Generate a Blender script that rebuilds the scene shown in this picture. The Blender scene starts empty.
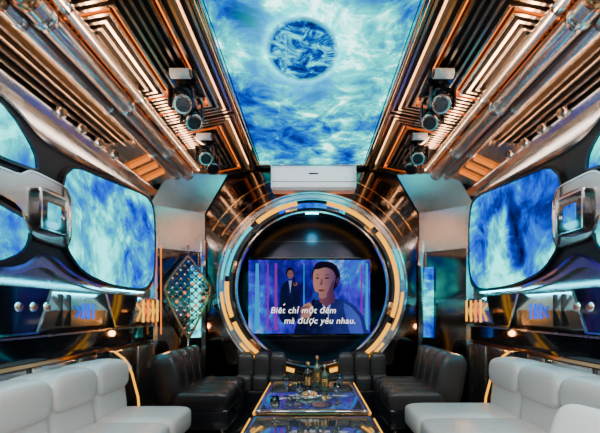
import bpy, bmesh, math, random
from mathutils import Vector, Matrix, Euler
random.seed(4)
D=bpy.data
scene=bpy.context.scene

# ---------------------------------------------------------------- materials
def mat(name, col, metal=0.0, rough=0.5, emis=None, es=0.0, bump=0.0, bscale=40, var=0.0, coat=0.0):
    m=D.materials.new(name); m.use_nodes=True
    nt=m.node_tree; b=nt.nodes['Principled BSDF']
    b.inputs['Base Color'].default_value=(*col,1)
    b.inputs['Metallic'].default_value=metal
    b.inputs['Roughness'].default_value=rough
    b.inputs['Coat Weight'].default_value=coat
    if emis:
        b.inputs['Emission Color'].default_value=(*emis,1); b.inputs['Emission Strength'].default_value=es
    tc=nt.nodes.new('ShaderNodeTexCoord'); n=nt.nodes.new('ShaderNodeTexNoise')
    n.inputs['Scale'].default_value=bscale; nt.links.new(tc.outputs['Object'],n.inputs['Vector'])
    if bump>0:
        bp=nt.nodes.new('ShaderNodeBump'); bp.inputs['Strength'].default_value=bump; bp.inputs['Distance'].default_value=0.01
        nt.links.new(n.outputs['Fac'],bp.inputs['Height']); nt.links.new(bp.outputs['Normal'],b.inputs['Normal'])
    mr=nt.nodes.new('ShaderNodeMapRange')
    mr.inputs['To Min'].default_value=max(0.02,rough-0.04-var); mr.inputs['To Max'].default_value=rough+0.04+var
    nt.links.new(n.outputs['Fac'],mr.inputs['Value']); nt.links.new(mr.outputs['Result'],b.inputs['Roughness'])
    return m

def emat(name,col,s):
    m=D.materials.new(name); m.use_nodes=True; nt=m.node_tree
    nt.nodes.remove(nt.nodes['Principled BSDF'])
    e=nt.nodes.new('ShaderNodeEmission'); e.inputs['Color'].default_value=(*col,1); e.inputs['Strength'].default_value=s
    nt.links.new(e.outputs[0],nt.nodes['Material Output'].inputs['Surface'])
    return m

def nebula(name, scale=1.2, strength=2.0, loc=(0,0,0), planet=None, ramp=None, dist=1.6, sc=(1,1,1), fil=1.0, bias=0.0, con=3.2):
    m=D.materials.new(name); m.use_nodes=True; nt=m.node_tree; N=nt.nodes; L=nt.links
    N.remove(N['Principled BSDF'])
    def math_(op,a,b_=None,c=None,clamp=False):
        q=N.new('ShaderNodeMath'); q.operation=op; q.use_clamp=clamp
        for i,v in enumerate((a,b_,c)):
            if v is None: continue
            if isinstance(v,(int,float)): q.inputs[i].default_value=v
            else: L.new(v,q.inputs[i])
        return q.outputs[0]
    tc=N.new('ShaderNodeTexCoord'); mp=N.new('ShaderNodeMapping')
    mp.inputs['Location'].default_value=loc; mp.inputs['Scale'].default_value=sc
    L.new(tc.outputs['Object'],mp.inputs['Vector'])
    def noise(s_,d,det,ro,off=0):
        n=N.new('ShaderNodeTexNoise'); n.noise_dimensions='4D'; n.inputs['W'].default_value=off
        n.inputs['Scale'].default_value=s_; n.inputs['Detail'].default_value=det
        n.inputs['Roughness'].default_value=ro; n.inputs['Distortion'].default_value=d
        L.new(mp.outputs[0],n.inputs['Vector']); return n.outputs['Fac']
    big=noise(scale*1.0,.8,3,.5); fine=noise(scale*2.1,dist,10,.66,3); f3=noise(scale*1.3,dist*.7,8,.6,7)
    v=math_('ADD',math_('MULTIPLY',big,.62),math_('MULTIPLY',fine,.38))
    v=math_('MULTIPLY_ADD',math_('SUBTRACT',v,.5),con,.5+bias,True)
    rd=math_('ABSOLUTE',math_('SUBTRACT',f3,.5))
    rd=math_('SUBTRACT',1.0,math_('MULTIPLY',rd,18),None,True)
    rd=math_('MULTIPLY',math_('POWER',rd,2.0),math_('MULTIPLY',v,.25*fil))
    v=math_('ADD',v,rd)
    r=N.new('ShaderNodeValToRGB'); L.new(v,r.inputs['Fac'])
    stops=ramp or [(0.10,(0.0,0.001,0.025)),(0.30,(0.0,0.014,0.22)),(0.46,(0.0,0.07,0.66)),(0.58,(0.0,0.22,0.62)),(0.72,(0.0,0.55,0.62)),(0.94,(0.10,1.5,1.4))]
    el=r.color_ramp.elements
    while len(el)<len(stops): el.new(0.5)
    for e,(p,c) in zip(el,stops): e.position=p; e.color=(*c,1)
    col=r.outputs['Color']
    if planet:
        cx,cy,rx,ry=planet
        sub=N.new('ShaderNodeVectorMath'); sub.operation='SUBTRACT'; sub.inputs[1].default_value=(cx,cy,0)
        L.new(tc.outputs['Object'],sub.inputs[0])
        mul=N.new('ShaderNodeVectorMath'); mul.operation='MULTIPLY'; mul.inputs[1].default_value=(1/rx,1/ry,0)
        L.new(sub.outputs[0],mul.inputs[0])
        ln=N.new('ShaderNodeVectorMath'); ln.operation='LENGTH'; L.new(mul.outputs[0],ln.inputs[0])
        dv=math_('DIVIDE',ln.outputs['Value'],2.5)
        rr=N.new('ShaderNodeValToRGB'); L.new(dv,rr.inputs['Fac'])
        e=rr.color_ramp.elements
        e[0].position=0.385; e[0].color=(1,1,1,1); e[1].position=0.41; e[1].color=(0,0,0,1)
        n2=N.new('ShaderNodeTexNoise'); n2.inputs['Scale'].default_value=7; n2.inputs['Detail'].default_value=9
        n2.inputs['Roughness'].default_value=.7; n2.inputs['Distortion'].default_value=1.0
        L.new(tc.outputs['Object'],n2.inputs['Vector'])
        r2=N.new('ShaderNodeValToRGB'); L.new(n2.outputs['Fac'],r2.inputs['Fac'])
        st=[(0.38,(0.0,0.006,0.07)),(0.48,(0.0,0.04,0.32)),(0.54,(0.0,0.22,0.5)),(0.63,(0.05,1.0,1.0))]
        el=r2.color_ramp.elements
        while len(el)<4: el.new(.5)
        for q,(p,c) in zip(el,st): q.position=p; q.color=(*c,1)
        rim=N.new('ShaderNodeValToRGB'); L.new(dv,rim.inputs['Fac'])
        e=rim.color_ramp.elements
        e[0].position=0.34; e[0].color=(0,0,0,1); e[1].position=0.85; e[1].color=(0,0,0,1)
        q=e.new(0.405); q.color=(0.05,1.0,1.0,1); q=e.new(0.47); q.color=(0.0,0.40,.42,1)
        mx=N.new('ShaderNodeMixRGB'); L.new(rr.outputs['Color'],mx.inputs['Fac']); L.new(col,mx.inputs[1]); L.new(r2.outputs['Color'],mx.inputs[2])
        ad=N.new('ShaderNodeMixRGB'); ad.blend_type='ADD'; ad.inputs['Fac'].default_value=.8
        L.new(mx.outputs[0],ad.inputs[1]); L.new(rim.outputs['Color'],ad.inputs[2])
        col=ad.outputs[0]
    e=N.new('ShaderNodeEmission'); e.inputs['Strength'].default_value=strength
    L.new(col,e.inputs['Color']); L.new(e.outputs[0],N['Material Output'].inputs['Surface'])
    return m

SILVER=mat('brushed_silver',(.70,.67,.64),1.0,.20,var=.02,bscale=5)
SATIN=mat('satin_panel',(.42,.40,.39),.95,.25,var=.04,bscale=5)
CHROME=mat('chrome',(.82,.80,.78),1.0,.10)
TUBE=mat('polished_tube',(.88,.86,.84),.90,.22)
BRONZE=mat('champagne_rib',(.66,.58,.51),1.0,.20)
COPPER=mat('copper_trim',(.75,.36,.17),1.0,.2)
DARK=mat('dark_backing',(.005,.005,.007),.3,.35)
BLACK=mat('black_gloss',(.006,.006,.008),.2,.08,coat=.5)
PORTAL=mat('bronze_black_mirror',(.15,.12,.105),1.0,.08)
GUN=mat('gunmetal',(.07,.07,.08),.9,.22)
LEATHER=mat('grey_leather',(.58,.55,.53),0,.26,bump=.2,bscale=90)
LEATHD=mat('dark_leather',(.013,.011,.012),0,.22,bump=.25,bscale=90)
LMID=mat('taupe_leather',(.035,.03,.03),0,.25,bump=.25,bscale=90)
WHITE=mat('white_plastic',(.88,.88,.87),0,.3)
FLOORM=mat('polished_black_marble',(.02,.02,.02),.1,.08,var=.02,bscale=3,coat=.4)
GOLD=mat('gold',(.85,.55,.22),1.0,.18)
GLASSB=mat('bottle_glass',(.03,.06,.03),0,.05,coat=1)
LATT=mat('lattice_dark_bronze',(.42,.33,.27),1.0,.12)
WARM=emat('warm_led',(1.0,.17,.008),2.4)
WARML=emat('warm_glow_soft',(1.0,.22,.015),1.4)
YEL=emat('amber_led',(1.0,.42,.015),2.2)
CYAN=emat('cyan_led',(.0,.55,.65),1.8)
BLUEL=emat('blue_reflection_glow',(.0,.10,1.0),1.6)
WHL=emat('fill_disc_glow',(1,.93,.85),6)
NEBC=nebula('nebula_ceiling',1.15,1.7,(3.1,0.4,0),planet=(-.07,2.93,.265,.37),dist=2.0,bias=.04,con=3.7,ramp=[(0.05,(0.0,0.006,0.09)),(0.22,(0.0,0.03,0.34)),(0.38,(0.0,0.13,0.58)),(0.54,(0.0,0.40,0.55)),(0.70,(0.0,0.95,0.88)),(0.96,(1.2,2.5,2.3))])
NEBW=nebula('nebula_wall',1.1,1.8,(0.3,1.7,5.0),dist=1.4,bias=.05,con=3.5)
NEBT=nebula('nebula_tv',1.6,1.0,(7,2,1),ramp=[(.2,(.01,.0,.08)),(.4,(.02,.01,.35)),(.55,(.06,.03,.8)),(.7,(.0,.25,.85)),(.9,(.4,.5,1))],sc=(1,1,.5),con=2.5)
g=D.materials.new('clear_glass'); g.use_nodes=True
gb=g.node_tree.nodes['Principled BSDF']; gb.inputs['Transmission Weight'].default_value=1; gb.inputs['Roughness'].default_value=.02
GLASS=g
TTOP=mat('smoked_mirror_glass',(.42,.45,.47),.9,.05)

# ---------------------------------------------------------------- builder
class B:
    def __init__(s,sx=1): s.bm=bmesh.new(); s.m=[]; s.sx=sx
    def mi(s,m):
        if m not in s.m: s.m.append(m)
        return s.m.index(m)
    def add(s,vs,fs,m,smooth=False):
        i=s.mi(m)
        bv=[s.bm.verts.new((v[0]*s.sx,v[1],v[2])) for v in vs]
        for f in fs:
            try:
                F=s.bm.faces.new([bv[k] for k in f]); F.material_index=i; F.smooth=smooth
            except ValueError: pass
    def box(s,c,size,m,bev=0,rot=None,seg=3):
        t=bmesh.new(); bmesh.ops.create_cube(t,size=1)
        for v in t.verts: v.co=Vector((v.co.x*size[0],v.co.y*size[1],v.co.z*size[2]))
        if bev>0: bmesh.ops.bevel(t,geom=t.edges[:],offset=bev,segments=seg,affect='EDGES',profile=.5)
        R=Euler(rot).to_matrix() if rot else Matrix.Identity(3)
        t.verts.index_update()
        s.add([R@v.co+Vector(c) for v in t.verts],[[v.index for v in f.verts] for f in t.faces],m,bev>0)
        t.free()
    def cyl(s,p0,p1,r,m,r1=None,n=20,cap=True):
        p0=Vector(p0);p1=Vector(p1); r1=r if r1 is None else r1
        t=(p1-p0).normalized(); a=t.orthogonal().normalized(); b=t.cross(a)
        vs=[];
        for p,q in((p0,r),(p1,r1)):
            for k in range(n):
                A=2*math.pi*k/n; vs.append(p+a*math.cos(A)*q+b*math.sin(A)*q)
        s.add(vs,[(k,(k+1)%n,n+(k+1)%n,n+k) for k in range(n)],m,True)
        if cap:
            s.add(vs[:n],[list(range(n))],m); s.add(vs[n:],[list(range(n))],m)
    def sweep(s,path,w,h,m,up=(0,0,1),n=4,closed=False,smooth=False):
        P=[Vector(p) for p in path]; N=len(P)
        T=[(P[(i+1)%N]-P[i]).normalized() for i in range(N)]
        if not closed: T[-1]=T[-2]
        t=T[0]; u=Vector(up); u=(u-t*u.dot(t)).normalized(); sd=t.cross(u)
        offs=[]
        for k in range(n):
            A=2*math.pi*(k+.5)/n
            sc=math.sqrt(2) if n==4 else 1
            offs.append(sd*math.cos(A)*w/2*sc+u*math.sin(A)*h/2*sc)
        vs=[]
        cur=offs
        for i in range(N):
            tp=T[i-1] if i>0 else T[0]; tn=T[i]
            nn=(tp+tn)
            if nn.length<1e-4: nn=tp
            nn.normalize()
            out=[];nx=[]
            for o in cur:
                q=o-tp*(o.dot(nn)/max(.3,tp.dot(nn))); out.append(q); nx.append(q-tn*q.dot(tn))
            vs+= [P[i]+q for q in out]; cur=nx
        fs=[]
        for i in range(N if closed else N-1):
            j=(i+1)%N
            for k in range(n): fs.append((i*n+k,i*n+(k+1)%n,j*n+(k+1)%n,j*n+k))
        if not closed: fs+= [list(range(n)),[ (N-1)*n+k for k in range(n)]]
        s.add(vs,fs,m,smooth)
    def prism(s,poly,x0,x1,m,side=None):
        n=len(poly)
        vs=[(x0,p[0],p[1]) for p in poly]+[(x1,p[0],p[1]) for p in poly]
        s.add(vs,[(k,(k+1)%n,n+(k+1)%n,n+k) for k in range(n)],side or m)
        s.add([(x0,p[0],p[1]) for p in poly],[list(range(n))],m); s.add([(x1,p[0],p[1]) for p in poly],[list(range(n))],m)
    def prismy(s,poly,y0,y1,m,smooth=False):
        n=len(poly)
        vs=[(p[0],y0,p[1]) for p in poly]+[(p[0],y1,p[1]) for p in poly]
        s.add(vs,[(k,(k+1)%n,n+(k+1)%n,n+k) for k in range(n)]+[list(range(n)),list(range(n,2*n))],m,smooth)
    def puff(s,c,size,m,e=.35,rot=None,nu=28,nv=16,ez=None):
        ez=ez or e
        R=Euler(rot).to_matrix() if rot else Matrix.Identity(3)
        f=lambda v,e:(abs(v)**e)*(1 if v>=0 else -1)
        vs=[]
        for j in range(nv+1):
            ph=-math.pi/2+math.pi*j/nv
            for i in range(nu):
                th=2*math.pi*i/nu
                v=Vector((size[0]/2*f(math.cos(ph),ez)*f(math.cos(th),e),size[1]/2*f(math.cos(ph),ez)*f(math.sin(th),e),size[2]/2*f(math.sin(ph),ez)))
                vs.append(R@v+Vector(c))
        fs=[(j*nu+i,j*nu+(i+1)%nu,(j+1)*nu+(i+1)%nu,(j+1)*nu+i) for j in range(nv) for i in range(nu)]
        s.add(vs,fs,m,True)
    def ring(s,cx,cz,prof,m,a0=0,a1=360,n=96,smooth=True):
        full=abs(a1-a0)>=359.9
        K=n if full else n+1; p=len(prof); vs=[]
        for i in range(K):
            A=math.radians(a0+(a1-a0)*i/n)
            for (r,y) in prof: vs.append((cx+r*math.cos(A),y,cz+r*math.sin(A)))
        fs=[]
        for i in range(n):
            j=(i+1)%K if full else i+1
            for k in range(p): fs.append((i*p+k,i*p+(k+1)%p,j*p+(k+1)%p,j*p+k))
        if not full: fs+=[list(range(p)),[(K-1)*p+k for k in range(p)]]
        s.add(vs,fs,m,False)
    def lathe(s,c,prof,m,n=24):
        vs=[];p=len(prof)
        for i in range(n):
            A=2*math.pi*i/n
            for (r,z) in prof: vs.append((c[0]+r*math.cos(A),c[1]+r*math.sin(A),c[2]+z))
        s.add(vs,[(i*p+k,i*p+k+1,((i+1)%n)*p+k+1,((i+1)%n)*p+k) for i in range(n) for k in range(p-1)],m,True)
    def done(s,name,parent=None):
        bmesh.ops.remove_doubles(s.bm,verts=s.bm.verts,dist=1e-5)
        bmesh.ops.recalc_face_normals(s.bm,faces=s.bm.faces)
        me=D.meshes.new(name); s.bm.to_mesh(me); s.bm.free()
        for m in s.m: me.materials.append(m)
        o=D.objects.new(name,me); scene.collection.objects.link(o)
        if parent: o.parent=parent
        return o
def empty(name,loc=(0,0,0)):
    o=D.objects.new(name,None); o.location=loc; scene.collection.objects.link(o); return o
def rnd(poly,r=.2,it=2):
    for _ in range(it):
        q=[];n=len(poly)
        for i in range(n):
            a=Vector(poly[i]);b=Vector(poly[(i+1)%n]); q.append(tuple(a.lerp(b,r))); q.append(tuple(a.lerp(b,1-r)))
        poly=q
    return poly
def light(kind,name,loc,e,col,size=.3,rot=(0,0,0),sy=None,parent=None,aim=None,**k):
    l=D.lights.new(name,kind); l.energy=e; l.color=col
    if kind=='AREA':
        l.size=size
        if sy: l.shape='RECTANGLE'; l.size_y=sy
    else: l.shadow_soft_size=size
    for a,b in k.items(): setattr(l,a,b)
    o=D.objects.new(name,l); o.location=loc; o.rotation_euler=rot; scene.collection.objects.link(o)
    if aim:
        z=-Vector(aim).normalized(); y=Vector((0,1,0)); x=y.cross(z).normalized(); y=z.cross(x)
        o.rotation_euler=Matrix((x,y,z)).transposed().to_euler()
    if parent: o.parent=parent
    return o

CH=1.2; CEIL=3.1
# ---------------------------------------------------------------- shell
b=B(); b.box((0,2.3,-.05),(4.2,7.9,.1),FLOORM)
for k in range(-1,10):
    b.box((0,k*.6,.0012),(3.9,.006,.002),GUN)
b.done('floor')
b=B(); b.box((0,2.3,CEIL+.07),(4.2,7.9,.1),DARK); b.done('ceiling')
b=B(); b.box((0,-1.55,1.55),(4.1,.1,3.1),SATIN)
for x in (-1.4,-.7,.7,1.4): b.box((x,-1.48,1.55),(.03,.03,2.8),COPPER)
b.done('wall_back')
b=B(); b.box((0,-1.46,1.05),(.95,.05,2.1),BLACK); b.box((0,-1.45,1.05),(1.05,.03,2.16),CHROME); b.box((.36,-1.42,1.0),(.03,.04,.3),GOLD)
b.done('door_1')

for s,nm,ti in((-1,'left',2),(1,'right',3)):
    b=B(s); b.box((1.975,1.7,1.55),(.1,6.4,3.1),SATIN); b.done('wall_'+nm)
    b=B(s)
    b.prismy([(1.925,1.02),(1.84,1.07),(1.815,1.2),(1.86,1.33),(1.925,1.36)],-1.45,4.75,SILVER)
    b.box((1.905,1.65,.93),(.04,6.2,.16),BLACK)
    b.box((1.90,1.65,.83),(.05,6.2,.025),COPPER)
    for k in range(9):
        b.box((1.905,.2+k*.55,.42),(.04,.5,.78),SILVER if k%2 else SATIN,bev=.012)
    for y0 in (3.5,2.15,.9):
        b.prism([(y0,1.345),(y0+.62,1.345),(y0+.47,1.05),(y0+.15,1.05)],1.80,1.86,BLACK)
        b.sweep([(1.80,y0,1.345),(1.80,y0+.15,1.05),(1.80,y0+.47,1.05),(1.80,y0+.62,1.345)],.012,.012,CHROME,up=(1,0,0))
    for y0 in (3.0,2.9,1.95,1.85): b.box((1.825,y0,1.2),(.03,.012,.24),DARK)
    b.done('trim_%d'%ti)
    b=B(s)
    b.prismy([(1.925,2.55),(1.87,2.57),(1.84,2.62),(1.87,2.70),(1.925,2.72)],-1.45,4.8,SILVER)
    b.box((1.90,1.65,2.735),(.05,6.3,.012),COPPER)
    for k in range(4):
        y=2.9+k*.26
        b.cyl((1.86,y,2.63),(1.81,y,2.63),.04,CHROME); b.cyl((1.81,y,2.63),(1.79,y,2.63),.03,GUN)
    b.done('trim_%d'%(ti+2))

for s,nm in((-1,'far_left'),(1,'far_right')):
    b=B(s)
    def quad(p,m,th=.02):
        P=[Vector(q) for q in p]; n=(P[1]-P[0]).cross(P[2]-P[0]).normalized()*th
        vs=P+[q+n for q in P]
        b.add(vs,[(0,1,2,3),(4,5,6,7),(0,1,5,4),(1,2,6,5),(2,3,7,6),(3,0,4,7)],m)
    quad([(1.92,4.80,0),(1.40,5.26,0),(1.40,5.26,2.5),(1.92,4.80,2.5)],PORTAL)
    quad([(1.93,4.77,1.95),(1.40,5.22,1.95),(1.40,5.22,2.46),(1.93,4.77,2.46)],SILVER,.03)
    quad([(1.93,4.77,2.46),(1.40,5.22,2.46),(1.04,5.22,3.08),(1.57,4.77,3.08)],SILVER,.03)
    quad([(1.92,4.76,.0),(1.86,4.82,.0),(1.86,4.82,2.1),(1.92,4.76,2.1)],CHROME,.03)
    quad([(1.43,5.17,.4),(1.385,5.21,.4),(1.385,5.21,2.1),(1.43,5.17,2.1)],CHROME,.03)
    b.sweep([(1.42,5.2,1.9),(1.42,5.2,2.46),(1.05,5.2,3.07)],.02,.02,COPPER)
    quad([(1.54,5.08,.85),(1.44,5.17,.85),(1.44,5.17,1.75),(1.54,5.08,1.75)],NEBW,.012)  # glowing nebula strip stands in for the blue reflected in the mirror panel
    b.done('wall_'+nm)

CX,CZ,RO=0.0,1.49,1.0
b=B()
n=96; vs=[];
for i in range(n):
    A=2*math.pi*i/n; c,sn=math.cos(A),math.sin(A)
    vs.append((CX+RO*c,5.26,CZ+RO*sn))
W0,W1,Z0,Z1=-1.5,1.5,0,3.1
for i in range(n):
    A=2*math.pi*i/n; c,sn=math.cos(A),math.sin(A)
    t=1e9
    if c>1e-6: t=min(t,(W1-CX)/c)
    if c<-1e-6: t=min(t,(W0-CX)/c)
    if sn>1e-6: t=min(t,(Z1-CZ)/sn)
    if sn<-1e-6: t=min(t,(Z0-CZ)/sn)
    vs.append((CX+t*c,5.26,CZ+t*sn))
b.add(vs,[(i,(i+1)%n,n+(i+1)%n,n+i) for i in range(n)],PORTAL)
for r,m in((1.36,COPPER),(1.50,GOLD)):
    b.ring(CX,CZ,[(r,5.262),(r,5.25),(r+.012,5.25),(r+.012,5.262)],m,30,150)
b.done('wall_portal')
b=B(); b.box((0,6.2,1.6),(3.4,.08,3.2),mat('alcove_wall',(.03,.03,.045),.8,.2))
for k in range(7): b.box((0,6.15,.35+k*.38),(2.6,.02,.02),GUN)
b.done('wall_far')

# circular ring frame
b=B()
b.ring(CX,CZ,[(1.12,5.26),(1.12,5.14),(1.14,5.105),(1.19,5.105),(1.205,5.14),(1.205,5.26)],SILVER)
b.ring(CX,CZ,[(1.195,5.26),(1.195,5.09),(1.215,5.09),(1.215,5.26)],CHROME)
b.ring(CX,CZ,[(1.115,5.2),(1.115,5.10),(1.13,5.10),(1.13,5.2)],CHROME)
b.ring(CX,CZ,[(1.0,5.28),(1.0,5.20),(1.03,5.16),(1.09,5.16),(1.095,5.28)],GUN)
b.ring(CX,CZ,[(.98,5.28),(.98,5.19),(1.0,5.19),(1.0,5.28)],CHROME)
b.ring(CX,CZ,[(1.085,5.25),(1.085,5.13),(1.114,5.13),(1.114,5.25)],CYAN,135,172)
for a0,a1 in((100,130),(176,200),(204,258),(282,335),(-20,40),(45,80)):
    b.ring(CX,CZ,[(1.072,5.25),(1.072,5.13),(1.114,5.13),(1.114,5.25)],YEL,a0,a1,48)
b.ring(CX,CZ,[(1.235,5.25),(1.235,5.2),(1.25,5.2),(1.25,5.25)],WARML,20,80)  # glowing arcs, here and next, stand in for curved gold reflections
b.ring(CX,CZ,[(1.235,5.25),(1.235,5.2),(1.25,5.2),(1.25,5.25)],WARML,100,160)
b.ring(CX,CZ,[(1.03,5.155),(1.03,5.15),(1.09,5.15),(1.09,5.155)],NEBW,66,114)
for a in range(0,360,30):
    A=math.radians(a+15)
    b.box((CX+1.035*math.cos(A),5.17,CZ+1.035*math.sin(A)),(.05,.05,.16),COPPER if (a//30)%2 else GUN,rot=(0,-A,0),bev=.006)
for a0,a1 in((155,175),(5,25),(183,208),(332,357),(218,250),(290,322)):
    b.ring(CX,CZ,[(1.140,5.10),(1.140,5.09),(1.172,5.09),(1.172,5.10)],YEL if a0>180 else CYAN,a0,a1,24)
b.ring(CX,CZ,[(1.2,5.28),(1.2,6.16),(1.24,6.16),(1.24,5.28)],PORTAL)
for y,m in((5.5,SILVER),(5.75,GUN),(5.98,GUN)):
    b.ring(CX,CZ,[(1.13,y),(1.13,y+.07),(1.2,y+.07),(1.2,y)],m)
b.ring(CX,CZ,[(1.12,5.68),(1.12,5.70),(1.2,5.70),(1.2,5.68)],CYAN,150,345)
b.ring(CX,CZ,[(1.12,5.68),(1.12,5.70),(1.2,5.70),(1.2,5.68)],YEL,20,145)
b.done('circular_portal_frame')

# ---------------------------------------------------------------- ceiling screen
b=B()
b.box((-.0,2.62,CEIL+.0),(1.32,5.0,.03),NEBC)
b.done('ceiling_display')
b=B()
for x in(-.69,.69):
    b.box((x,2.62,CEIL-.02),(.045,5.06,.06),CHROME,bev=.01); b.box((x*1.045,2.62,CEIL-.03),(.02,5.06,.03),COPPER)
b.box((0,5.13,CEIL-.02),(1.4,.04,.06),CHROME,bev=.01); b.box((0,.1,CEIL-.02),(1.4,.04,.06),CHROME,bev=.01)
b.done('trim_1')

for s in(-1,1):
    b=B(s)
    zz=lambda x: 3.06-(x-.72)*.20
    b.add([(.72,-1.4,3.09),(1.5,-1.4,2.94),(1.5,5.25,2.94),(.72,5.25,3.09)],[(0,1,2,3)],DARK)
    for (y0,y1,nn) in((3.75,5.22,11),(1.9,3.68,13),(-.3,1.83,13)):
        for i in range(nn):
            x=.745+i*.05
            a=y0+i*.05; c=y1-i*.05
            if c-a<.1: continue
            b.sweep([(1.46,a,zz(1.46)),(x,a,zz(x)),(x,c,zz(x)),(1.46,c,zz(1.46))],.018,.05,BRONZE,up=(0,0,1))
            if i in(3,8): b.sweep([(1.46,a+.025,zz(1.46)+.005),(x+.025,a+.025,zz(x)+.005),(x+.025,c-.025,zz(x)+.005),(1.46,c-.025,zz(1.46)+.005)],.008,.012,WARM,up=(0,0,1))
        b.box((1.44,(y0+y1)/2,zz(1.44)+.01),(.02,(y1-y0)*.9,.012),WARM)
    b.done('ribbed_ceiling_cove')
    b=B(s)
    b.add([(1.5,-1.4,2.94),(1.92,-1.4,2.70),(1.92,4.82,2.70),(1.5,4.82,2.94)],[(0,1,2,3)],DARK)
    for i in range(8):
        x=1.56+i*.045; z=2.88-(x-1.5)*.57
        b.sweep([(x,-1.4,z),(x,3.95-i*.06,z)],.018,.05,BRONZE)
    b.add([(1.5,3.95,2.90),(1.88,3.55,2.67),(1.88,4.82,2.67),(1.5,4.82,2.90)],[(0,1,2,3)],SILVER)
    b.sweep([(1.9,-1.4,2.74),(1.9,3.6,2.74)],.012,.012,WARM)
    b.done('ribbed_cornice')
    b=B(s)
    for k in range(3):
        y=4.1+k*.2
        b.sweep([(1.86,y,2.665),(1.68,y+.05,2.775)],.05,.02,WARML)
    b.done('amber_light_bars')
    b=B(s)
    for (x,z,r,m) in((1.46,2.80,.066,TUBE),(1.595,2.775,.042,TUBE),(1.35,2.86,.036,TUBE)):
        b.cyl((x,-1.3,z),(x,4.72,z),r,m,n=28)
        for y in(.9,2.0,2.15,3.1,4.0,4.65):
            b.cyl((x,y,z),(x,y+.05,z),r*1.12,CHROME if y>2.05 else COPPER,n=28)
    b.done('chrome_tube_rail')

# ---------------------------------------------------------------- side wall displays
far=[(2.96,2.31),(3.7,2.39),(4.45,2.48),(4.66,2.42),(4.72,2.1),(4.70,1.6),(4.45,1.42),(3.7,1.42),(3.2,1.50),(2.96,1.70)]
nu=[(2.70,2.10),(2.67,2.26),(2.40,2.46),(1.5,2.53),(1.1,2.47),(1.0,2.10)]
nl=[(2.64,1.84),(1.0,1.86),(1.05,1.6),(1.3,1.45),(2.3,1.45),(2.60,1.58)]
for s in(-1,1):
    e=empty('video_display_panel')
    b=B(s)
    plate=[(2.8,2.42),(3.6,2.47),(4.5,2.53),(4.74,2.46),(4.76,2.1),(4.74,1.5),(4.5,1.37),(3.6,1.37),(3.1,1.42),(2.8,1.52),(2.5,1.40),(1.2,1.38),(.95,1.5),(.9,2.1),(1.0,2.5),(1.5,2.55),(2.4,2.53)]
    b.prism(rnd(plate),1.92,1.885,SILVER)
    plate2=rnd([(2.8,2.36),(3.6,2.43),(4.48,2.51),(4.72,2.44),(4.745,2.1),(4.73,1.54),(4.48,1.39),(3.6,1.395),(3.12,1.47),(2.8,1.62),(2.5,1.43),(1.25,1.41),(1.0,1.52),(.95,2.1),(1.05,2.48),(1.5,2.55),(2.45,2.50)])
    b.prism(plate2,1.885,1.868,DARK)
    b.sweep([(1.87,p[0],p[1]) for p in plate2],.022,.022,CHROME,up=(1,0,0),closed=True)
    for P in(far,nu,nl):
        Q=rnd(P,.2,2)
        b.sweep([(1.855,p[0],p[1]) for p in Q],.022,.03,GUN,up=(1,0,0),closed=True)
    br=rnd([(.95,2.04),(2.5,2.04),(2.62,2.12),(3.0,2.12),(3.06,2.03),(3.06,1.76),(3.0,1.66),(2.62,1.68),(2.5,1.90),(.95,1.90)],.15,2)
    b.prism(br,1.868,1.845,SILVER)
    b.sweep([(1.845,p[0],p[1]) for p in br],.012,.012,CHROME,up=(1,0,0),closed=True)
    b.prism(rnd([(2.68,2.03),(2.94,2.03),(2.97,1.98),(2.97,1.78),(2.94,1.73),(2.68,1.73),(2.65,1.78),(2.65,1.98)]),1.845,1.81,BLACK)
    b.sweep([(1.81,y,z) for y,z in((2.67,1.75),(2.67,2.01),(2.95,2.01),(2.95,1.75))],.016,.016,CHROME,up=(1,0,0),closed=True)
    b.done('bezel',e)
    b=B(s)
    for P in(far,nu,nl): b.prism(rnd(P,.2,2),1.866,1.852,NEBW,side=DARK)
    b.prism([(2.74,1.82),(2.88,1.82),(2.88,1.94),(2.74,1.94)],1.81,1.806,NEBW)
    b.done('screen',e)
    b=B(s)
    for k in range(3):
        y=2.45+k*.13
        b.cyl((1.815,y,1.22),(1.79,y,1.22),.028,CHROME); b.cyl((1.79,y,1.22),(1.78,y,1.22),.02,COPPER)
    b.done('control_knob_row')
    b=B(s)
    for k in range(4):
        b.box((1.805,4.28+k*.13,1.19),(.012,.028,.24),YEL if k!=1 else WARM)
    for k in range(3):
        b.box((1.80,3.15+k*.07,1.19),(.012,.018,.12),BLUEL)  # glowing bars painted in for a blue reflection on the rail
    b.done('led_and_reflection_strips')
    b=B(s)
    P=[(1.70,.84),(1.62,.78),(1.555,.66),(1.50,.45),(1.48,.2),(1.48,.0)]
    b.prismy([(1.86,0),(1.86,.84)]+P,3.46,3.50,BLACK)
    b.sweep([(p[0],3.45,p[1]) for p in P],.014,.014,YEL,up=(0,1,0))
    b.done('sofa_end_panel')

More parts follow.
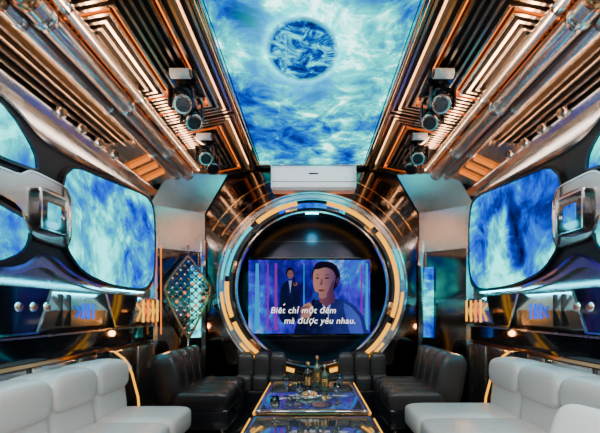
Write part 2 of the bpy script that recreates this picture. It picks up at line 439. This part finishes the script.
# ---------------------------------------------------------------- lattice
b=B()
o=Vector((-1.575,5.02,1.36)); u=Vector((.46,.40,0)).normalized(); n_=Vector((.40,-.46,0)).normalized()
H=.50; Wd=.28
def hw(v):
    t=(v-.2)/(.8 if v>.2 else 1.2)
    return Wd*(1-abs(t)**1.25)+.015
def pt(a,v,d=.05): return o+u*a+Vector((0,0,v*H))+n_*d
for r in range(-10,11):
    for sg in(-1,1):
        path=[]
        for k in range(41):
            v=-1+k*.05; a=(v*2.0*Wd*sg)+r*.1
            if abs(a)<=hw(v): path.append(pt(a,v))
        if len(path)>1: b.sweep(path,.014,.014,LATT,up=n_)
out=[pt(hw(-1+k*.1),-1+k*.1) for k in range(21)]+[pt(-hw(1-k*.1),1-k*.1) for k in range(21)]
b.sweep(out,.024,.024,COPPER,up=n_,closed=True)
for k in range(-8,9):
    v=k/9
    for j in range(-3,4):
        a=(j+.5*(k%2))*.1
        if abs(a)<hw(v)-.02: b.puff(pt(a,v,.06),(.046,.046,.046),(CHROME,COPPER,CHROME,CHROME,GOLD,CHROME,WARML)[(k*2+j*3)%7],e=1.5,nu=8,nv=6)  # some studs glow warm in place of orange reflections
b.cyl(pt(0,-1),pt(0,-1.5),.012,LATT); b.cyl(pt(0,1),pt(0,1.3),.012,LATT)
b.sweep([pt(-.33,-.9,.03),pt(-.33,1.2,.03)],.012,.012,WARML,up=n_)  # warm glowing line added as backlight for the lattice
b.done('diamond_lattice_ornament')

# ---------------------------------------------------------------- AC
b=B()
prof=[(5.24,3.02),(5.02,3.01),(4.99,2.97),(4.98,2.80),(5.0,2.74),(5.06,2.72),(5.24,2.72)]
n=len(prof)
vs=[(-.5,p[0],p[1]) for p in prof]+[(.54,p[0],p[1]) for p in prof]
b.add(vs,[(k,(k+1)%n,n+(k+1)%n,n+k) for k in range(n)]+[list(range(n)),list(range(n,2*n))],WHITE)
b.box((.02,4.978,2.80),(1.03,.006,.006),GUN)
b.box((.02,5.02,2.745),(.9,.04,.010),GUN,rot=(math.radians(-40),0,0))
b.box((.02,5.008,2.75),(.92,.04,.008),WHITE,rot=(math.radians(-38),0,0))
b.box((.02,4.978,2.90),(.12,.006,.015),GUN); b.box((.42,4.978,2.84),(.05,.004,.014),CYAN)
for x in(-.505,.545): b.box((x,5.11,2.87),(.015,.25,.29),WHITE,bev=.005)
b.done('air_conditioner')

# ---------------------------------------------------------------- TV
tv=empty('television',(-.04,6.0,1.4))
b=B()
b.box((0,.03,0),(1.90,.07,1.18),BLACK,bev=.012)
b.box((0,.09,0),(.6,.08,.5),GUN)
for z in(-.582,.582): b.box((0,-.008,z),(1.88,.012,.012),GUN)
b.done('bezel',tv)
b=B(); b.box((0,-.01,0),(1.82,.01,1.10),NEBT); b.done('screen_picture',tv)
BIG=[False]
def tf(x,z):
    if not BIG[0]: return x,z
    return min(.905,.25+(x-.25)*1.28), max(-.548,.535+(z-.535)*1.28)
def flat(poly,y,m,bb): bb.add([(tf(*p)[0],y,tf(*p)[1]) for p in poly],[list(range(len(poly)))],m)
def ell(cx,cz,rx,rz,n=28,a0=0,a1=360): return [(cx+rx*math.cos(math.radians(a0+(a1-a0)*i/n)),cz+rz*math.sin(math.radians(a0+(a1-a0)*i/n))) for i in range(n if a1-a0>=360 else n+1)]
def pic(name,c1,c2,s,x0,x1,nz=0.35):
    m=D.materials.new(name); m.use_nodes=True; nt=m.node_tree; N=nt.nodes; L=nt.links; N.remove(N['Principled BSDF'])
    tc=N.new('ShaderNodeTexCoord'); sp=N.new('ShaderNodeSeparateXYZ'); L.new(tc.outputs['Object'],sp.inputs[0])
    mr=N.new('ShaderNodeMapRange'); mr.inputs['From Min'].default_value=x0; mr.inputs['From Max'].default_value=x1; mr.interpolation_type='SMOOTHSTEP'
    L.new(sp.outputs['X'],mr.inputs['Value'])
    n=N.new('ShaderNodeTexNoise'); n.inputs['Scale'].default_value=9; n.inputs['Detail'].default_value=4; L.new(tc.outputs['Object'],n.inputs['Vector'])
    a=N.new('ShaderNodeMath'); a.operation='MULTIPLY_ADD'; a.inputs[1].default_value=nz*2; a.inputs[2].default_value=-nz; L.new(n.outputs['Fac'],a.inputs[0])
    ad=N.new('ShaderNodeMath'); ad.use_clamp=True; L.new(mr.outputs[0],ad.inputs[0]); L.new(a.outputs[0],ad.inputs[1])
    mx=N.new('ShaderNodeMixRGB'); mx.inputs[1].default_value=(*c1,1); mx.inputs[2].default_value=(*c2,1); L.new(ad.outputs[0],mx.inputs['Fac'])
    e=N.new('ShaderNodeEmission'); e.inputs['Strength'].default_value=s; L.new(mx.outputs[0],e.inputs[0]); L.new(e.outputs[0],N['Material Output'].inputs['Surface'])
    return m
SKIN=pic('pic_skin',(.50,.22,.17),(.09,.04,.16),.9,.06,.46,.15); SKIN2=pic('pic_skin_shade',(.26,.09,.10),(.06,.02,.11),.8,.06,.46,.1)
SKINF=emat('pic_skin_far',(.28,.11,.11),.8); LIP=emat('pic_lip',(.22,.04,.05),.8)
HAIR=emat('pic_hair',(.006,.004,.015),1)
SUIT=pic('pic_suit',(.004,.006,.04),(.02,.03,.22),.9,-.1,.7,.6); SUIT2=pic('pic_suit_light',(.02,.05,.3),(.06,.1,.6),.9,.3,.7,.5); PWH=emat('pic_white',(.25,.3,.7),.9); MAG=emat('pic_magenta',(.35,.02,.5),.8); PCY=emat('pic_cyan',(.0,.35,.8),1.1)
b=B()
for x,w,m in((-.78,.08,PCY),(-.62,.03,MAG),(-.5,.05,MAG),(.78,.03,MAG),(.86,.05,PCY),(-.08,.02,PCY)):
    flat([(x-w/2,-.5),(x+w/2,-.5),(x+w*.3,.5),(x-w*.3,.5)],-.0165,m,b)
BIG[0]=True
flat(rnd([(-.16,-.65),(-.12,-.25),(-.02,-.02),(.12,.08),(.36,.10),(.56,.04),(.70,-.12),(.78,-.65)],.15,2),-.018,SUIT,b)
flat(rnd([(.44,.06),(.54,.0),(.66,-.14),(.70,-.5),(.56,-.5)],.15,2),-.0185,SUIT2,b)
flat([(.18,.12),(.32,.12),(.27,-.2)],-.019,PWH,b); flat([(.235,.08),(.265,.08),(.275,-.2),(.245,-.2)],-.0195,HAIR,b)
flat(rnd([(.17,.30),(.33,.30),(.36,.06),(.25,.0),(.17,.06)],.1,1),-.0197,SKIN2,b)
flat(ell(.25,.35,.165,.18),-.0200,HAIR,b)
flat(rnd([(.10,.42),(.095,.28),(.12,.17),(.18,.09),(.25,.10),(.33,.20),(.365,.33),(.355,.42),(.30,.455),(.16,.465)],.25,3),-.0205,SKIN,b)
flat(rnd([(.09,.44),(.16,.435),(.24,.465),(.33,.43),(.37,.34),(.40,.46),(.3,.53),(.15,.53)],.22,2),-.0207,HAIR,b)
flat(ell(.388,.30,.02,.045),-.0206,SKIN2,b)
for x,w in((.15,.022),(.26,.027)):
    flat(ell(x,.335,w,.008),-.021,HAIR,b); flat(rnd([(x-w-.008,.368),(x,.38),(x+w+.01,.366),(x,.37)],.2,1),-.021,HAIR,b)
flat(rnd([(.195,.33),(.207,.33),(.212,.255),(.17,.25),(.18,.27)],.2,1),-.021,SKIN2,b); flat(ell(.195,.19,.036,.013),-.021,LIP,b)
flat(rnd([(.29,.22),(.35,.34),(.34,.2),(.24,.10)],.2,2),-.0208,SKIN2,b)
flat(rnd([(.12,.13),(.145,.12),(.02,-.16),(-.02,-.14)],.1,1),-.050,HAIR,b); flat(ell(.13,.13,.04,.045),-.0505,SUIT2,b)
flat(rnd([(-.04,.0),(.06,.06),(.11,-.02),(.06,-.14),(-.04,-.12)],.2,2),-.053,SKIN,b)
for k in range(4): flat(rnd([(-.05,-.01-k*.03),(.05,.015-k*.03),(.05,-.008-k*.03),(-.05,-.033-k*.03)],.2,1),-.054,SKIN if k%2 else SKIN2,b)
BIG[0]=False
flat(rnd([(-.46,-.4),(-.44,.1),(-.36,.24),(-.22,.24),(-.14,.08),(-.16,-.4)],.2,2),-.017,SUIT,b)
flat(ell(-.29,.36,.06,.08),-.0175,HAIR,b); flat(ell(-.285,.335,.046,.065),-.0178,SKINF,b)
flat([(-.31,.24),(-.26,.24),(-.285,.05)],-.0179,PWH,b)
for x in(-.305,-.265): flat(ell(x,.35,.01,.005),-.0182,HAIR,b)
flat(ell(-.285,.30,.018,.006),-.0182,SKIN2,b); b.cyl((-.24,-.019,.29),(-.21,-.019,.18),.012,HAIR); flat(ell(-.21,.19,.03,.03),-.022,SKINF,b)
b.done('singers_picture',tv)
TXT=emat('pic_text',(1,1,1),1.6)
for t,x,z in(("Biêt chỉ một đêm",-.58,-.245),("mà được yêu nhau.",-.38,-.40)):
    c=D.curves.new('subtitle','FONT'); c.body=t; c.size=.128; c.shear=.2; c.space_character=1.06; c.offset=.0008; c.materials.append(TXT)
    o_=D.objects.new('subtitle_line',c); o_.rotation_euler=(math.pi/2,0,0); o_.location=(x,-.06,z); scene.collection.objects.link(o_); o_.parent=tv
b=B(); b.sweep([(-.385,-.06,-.128),(-.36,-.06,-.108)],.012,.004,TXT,up=(0,1,0)); b.done('accent_mark',tv)

# ---------------------------------------------------------------- sofas
def sofa(s,y0,y1,xf,L,nseg):
    b=B(s); xb=1.86; seg=(y1-y0)/nseg
    b.box(((xf+xb)/2,(y0+y1)/2,.16),(xb-xf-.06,y1-y0-.04,.2),GUN,bev=.02)
    for yy in(y0+.1,y1-.1):
        for xx in(xf+.1,xb-.1): b.cyl((xx,yy,0),(xx,yy,.07),.025,CHROME)
    for k in range(nseg):
        yc=y0+seg*(k+.5)
        b.puff(((xf+1.58)/2,yc,.33),(1.58-xf+.06,seg-.006,.2),L,e=.22,ez=.35)
        b.puff((1.68,yc,.56),(.34,seg-.004,.50),L,e=.25,ez=.4,rot=(0,math.radians(8),0))
        b.puff((1.61,yc,.69),(.26,seg-.006,.26),L,e=.25,ez=.6)
    return b.done('sofa')
sofa(-1,.4,3.28,1.0,LEATHER,6)
sofa(1,.5,3.4,.80,LEATHER,6)
def smallsofa(s,x,y0,y1,L):
    b=B(s)
    b.box((x+.35,(y0+y1)/2,.16),(.72,y1-y0-.04,.2),GUN,bev=.02)
    for yy in(y0+.08,y1-.08):
        for xx in(x+.06,x+.64): b.cyl((xx,yy,0),(xx,yy,.07),.02,CHROME)
    n=4; sg=(y1-y0)/n
    for k in range(n):
        yc=y0+sg*(k+.5)
        b.puff((x+.26,yc,.33),(.56,sg-.004,.2),L,e=.3,ez=.4)
        b.puff((x+.58,yc,.53),(.26,sg-.004,.52),L,e=.35,ez=.5,rot=(0,math.radians(10),0))
    b.done('sofa')
smallsofa(-1,.80,3.75,4.72,LEATHD); smallsofa(1,.74,3.75,4.72,LMID)
for s in(-1,1):
    b=B(s); 
    for k in range(3):
        xx=.42+k*.2; b.puff((xx,4.90,.32),(.2,.28,.22),LMID,e=.35,ez=.45)
        b.puff((xx,5.0,.48),(.2,.14,.40),LMID,e=.4,ez=.5)
    b.box((.62,4.92,.12),(.6,.28,.24),GUN,bev=.02); b.done('bench_seat')
b=B(); b.puff((1.27,1.86,.59),(.13,.32,.32),WHITE,e=.45,ez=.6,rot=(0,.30,.25)); b.done('throw_pillow')

# ---------------------------------------------------------------- tables
def table(y0,y1):
    b=B(); yc=(y0+y1)/2; l=y1-y0
    b.box((0,yc,.43),(.86,l,.03),TTOP,bev=.008)
    for sx in(-1,1): b.box((sx*.40,yc,.4452),(.02,l-.06,.002),GOLD)
    for yy in(y0+.03,y1-.03): b.box((0,yy,.4452),(.80,.02,.002),GOLD)
    b.box((0,yc,.405),(.88,l+.02,.015),GOLD)
    for sx in(-1,1): b.box((sx*.442,yc,.425),(.006,l,.012),YEL)  # amber glow added to brighten the gold table edges
    for sx in(-1,1): b.box((sx*.36,yc,.392),(.012,l-.1,.008),CYAN)  # cyan glow added under the glass edge to brighten the table
    b.box((0,yc,.18),(.74,l-.12,.02),BLACK,bev=.005)
    for sx in(-1,1):
        for yy in(y0+.06,y1-.06):
            b.sweep([(sx*.40,yy,.40),(sx*.36,yy,.2),(sx*.40,yy,.0)],.03,.03,GOLD,up=(0,1,0))
        b.sweep([(sx*.36,y0+.06,.2),(sx*.36,y1-.06,.2)],.02,.02,GOLD)
    b.done('coffee_table')
table(1.5,2.85); table(3.0,4.25)
def bottle(x,y,z=.4465,h=.3,m=None):
    b=B(); b.lathe((x,y,z),[(0,0),(.035,0),(.038,.02),(.038,h*.55),(.03,h*.66),(.013,h*.76),(.012,h*.95),(.016,h*.96),(.016,h),(0,h)],m or GLASSB)
    b.lathe((x,y,z),[(.039,h*.18),(.0392,h*.48)],GOLD); b.lathe((x,y,z),[(.0135,h*.86),(.0175,h*.93),(.0175,h*1.01),(0,h*1.01)],COPPER); b.done('bottle')
bottle(.05,3.95); bottle(-.04,3.8,h=.26,m=BLACK); bottle(.12,3.75,h=.24)
def wglass(x,y):
    b=B(); b.lathe((x,y,.4468),[(0,0),(.03,0),(.004,.008),(.004,.08),(.02,.09),(.034,.12),(.03,.17),(.028,.17),(.031,.12),(.018,.095),(0,.09)],GLASS); b.done('wine_glass')
for x,y in((-.22,3.5),(.25,3.6),(-.1,3.2),(.2,3.2),(-.25,2.7)): wglass(x,y)
b=B(); b.lathe((-.02,3.45,.4468),[(0,0),(.09,0),(.12,.03),(.115,.035),(.085,.008),(0,.008)],CHROME)
for k in range(7): b.puff((-.02+.05*math.cos(k),3.45+.05*math.sin(k),.475),(.045,.045,.045),COPPER,e=1,nu=10,nv=8)
b.done('snack_bowl')

# ---------------------------------------------------------------- ceiling spot fixtures
def spot(s,x,y,aimAC=False):
    z=2.98
    e=empty('ceiling_spotlight')
    b=B(s)
    b.box((x,y,z-.03),(.22,.34,.04),BLACK,bev=.012)
    b.cyl((x,y,z-.05),(x,y,z-.13),.03,GUN)
    b.box((x,y,z-.14),(.10,.26,.04),BLACK,bev=.012)
    for yy,t in((y-.13,-.35),(y+.13,.3)):
        b.box((x-.085,yy,z-.2),(.012,.05,.14),GUN); b.box((x+.085,yy,z-.2),(.012,.05,.14),GUN)
        p=Vector((x,yy,z-.22)); d=Vector((-.35,-.55+t*.3,-.75)).normalized()
        b.cyl(p-d*.09,p+d*.06,.06,BLACK,n=24); b.cyl(p+d*.06,p+d*.09,.066,CHROME,n=24); b.cyl(p+d*.088,p+d*.093,.052,GUN,n=24)
        for q in range(4): b.cyl(p-d*(.08-q*.02),p-d*(.073-q*.02),.068,GUN,n=24)
    b.cyl((x-.09,y-.21,z-.07),(x+.05,y-.21,z-.07),.034,WHITE,n=24); b.cyl((x-.10,y-.21,z-.07),(x-.09,y-.21,z-.07),.028,GUN,n=24)
    b.done('spotlight_body',e)
    if aimAC:
        light('SPOT','lamp',((x-.14)*s,y+.1,2.78),80,(1,.97,.95),.03,parent=e,aim=Vector((0,5.0,2.86))-Vector(((x-.14)*s,y+.1,2.78)),spot_size=.55,spot_blend=.4)  # spot added to brighten the AC; the fixture heads point elsewhere
    else:
        light('SPOT','lamp',(x*s,y,2.62),14,(1,.85,.72),.04,(0,0,0),parent=e,spot_size=1.6,spot_blend=.7)
for s in(-1,1): spot(s,.97,3.1,True); spot(s,1.08,4.15)

# ---------------------------------------------------------------- lights
for s in(-1,1):
    light('AREA','cove_led_strip',(s*1.28,2.3,2.80),24,(1,.56,.30),.05,aim=(0,0,1),sy=5.0)
    light('AREA','cove_led_strip',(s*.80,3.6,2.97),2.5,(1,.5,.2),.03,aim=(0,0,1),sy=3.0)
    light('AREA','cornice_led_strip',(s*1.66,1.9,2.70),13,(1,.48,.20),.03,aim=(s*.35,0,.9),sy=4.0)
    light('AREA','display_wash_fill',(s*1.79,2.6,1.40),12,(.04,.75,1),.02,aim=(s*.3,0,-1),sy=4.0)  # cyan wash added to brighten the wall below the displays
    light('AREA','wall_panel_fill',(s*1.78,2.6,2.60),7,(1,.80,.65),.02,aim=(s*.6,0,-.8),sy=4.2)  # soft fill added to brighten the silver wall panels
    light('POINT','low_warm_glow',(s*1.62,4.3,.95),4,(1,.38,.10),.03)  # bare warm point light low by the side wall, no fixture
for x,y in((-1.0,.3),(1.0,.3),(0,-.6)):
    b=B(); b.lathe((x,y,2.86),[(0,.02),(.09,.02),(.12,0),(.12,.03)],CHROME); b.lathe((x,y,2.865),[(0,0),(.085,0)],WHL); b.done('fill_fixture')  # fill fixtures added overhead, out of view, to brighten the room
    light('AREA','overhead_fill',(x,y,2.84),46,(1,.95,.92),.5)
light('POINT','portal_glow',(0,5.6,2.4),5,(.1,.75,1),.08)
w=D.worlds.new('world'); scene.world=w; w.use_nodes=True
w.node_tree.nodes['Background'].inputs[0].default_value=(.05,.08,.11,1); w.node_tree.nodes['Background'].inputs[1].default_value=.1

cam=D.cameras.new('camera'); cam.sensor_width=36; cam.lens=24; cam.shift_x=-.02; cam.shift_y=.156; cam.clip_start=.05
co=D.objects.new('camera',cam); co.location=(0,0,CH); co.rotation_euler=(math.pi/2,0,0); scene.collection.objects.link(co); scene.camera=co
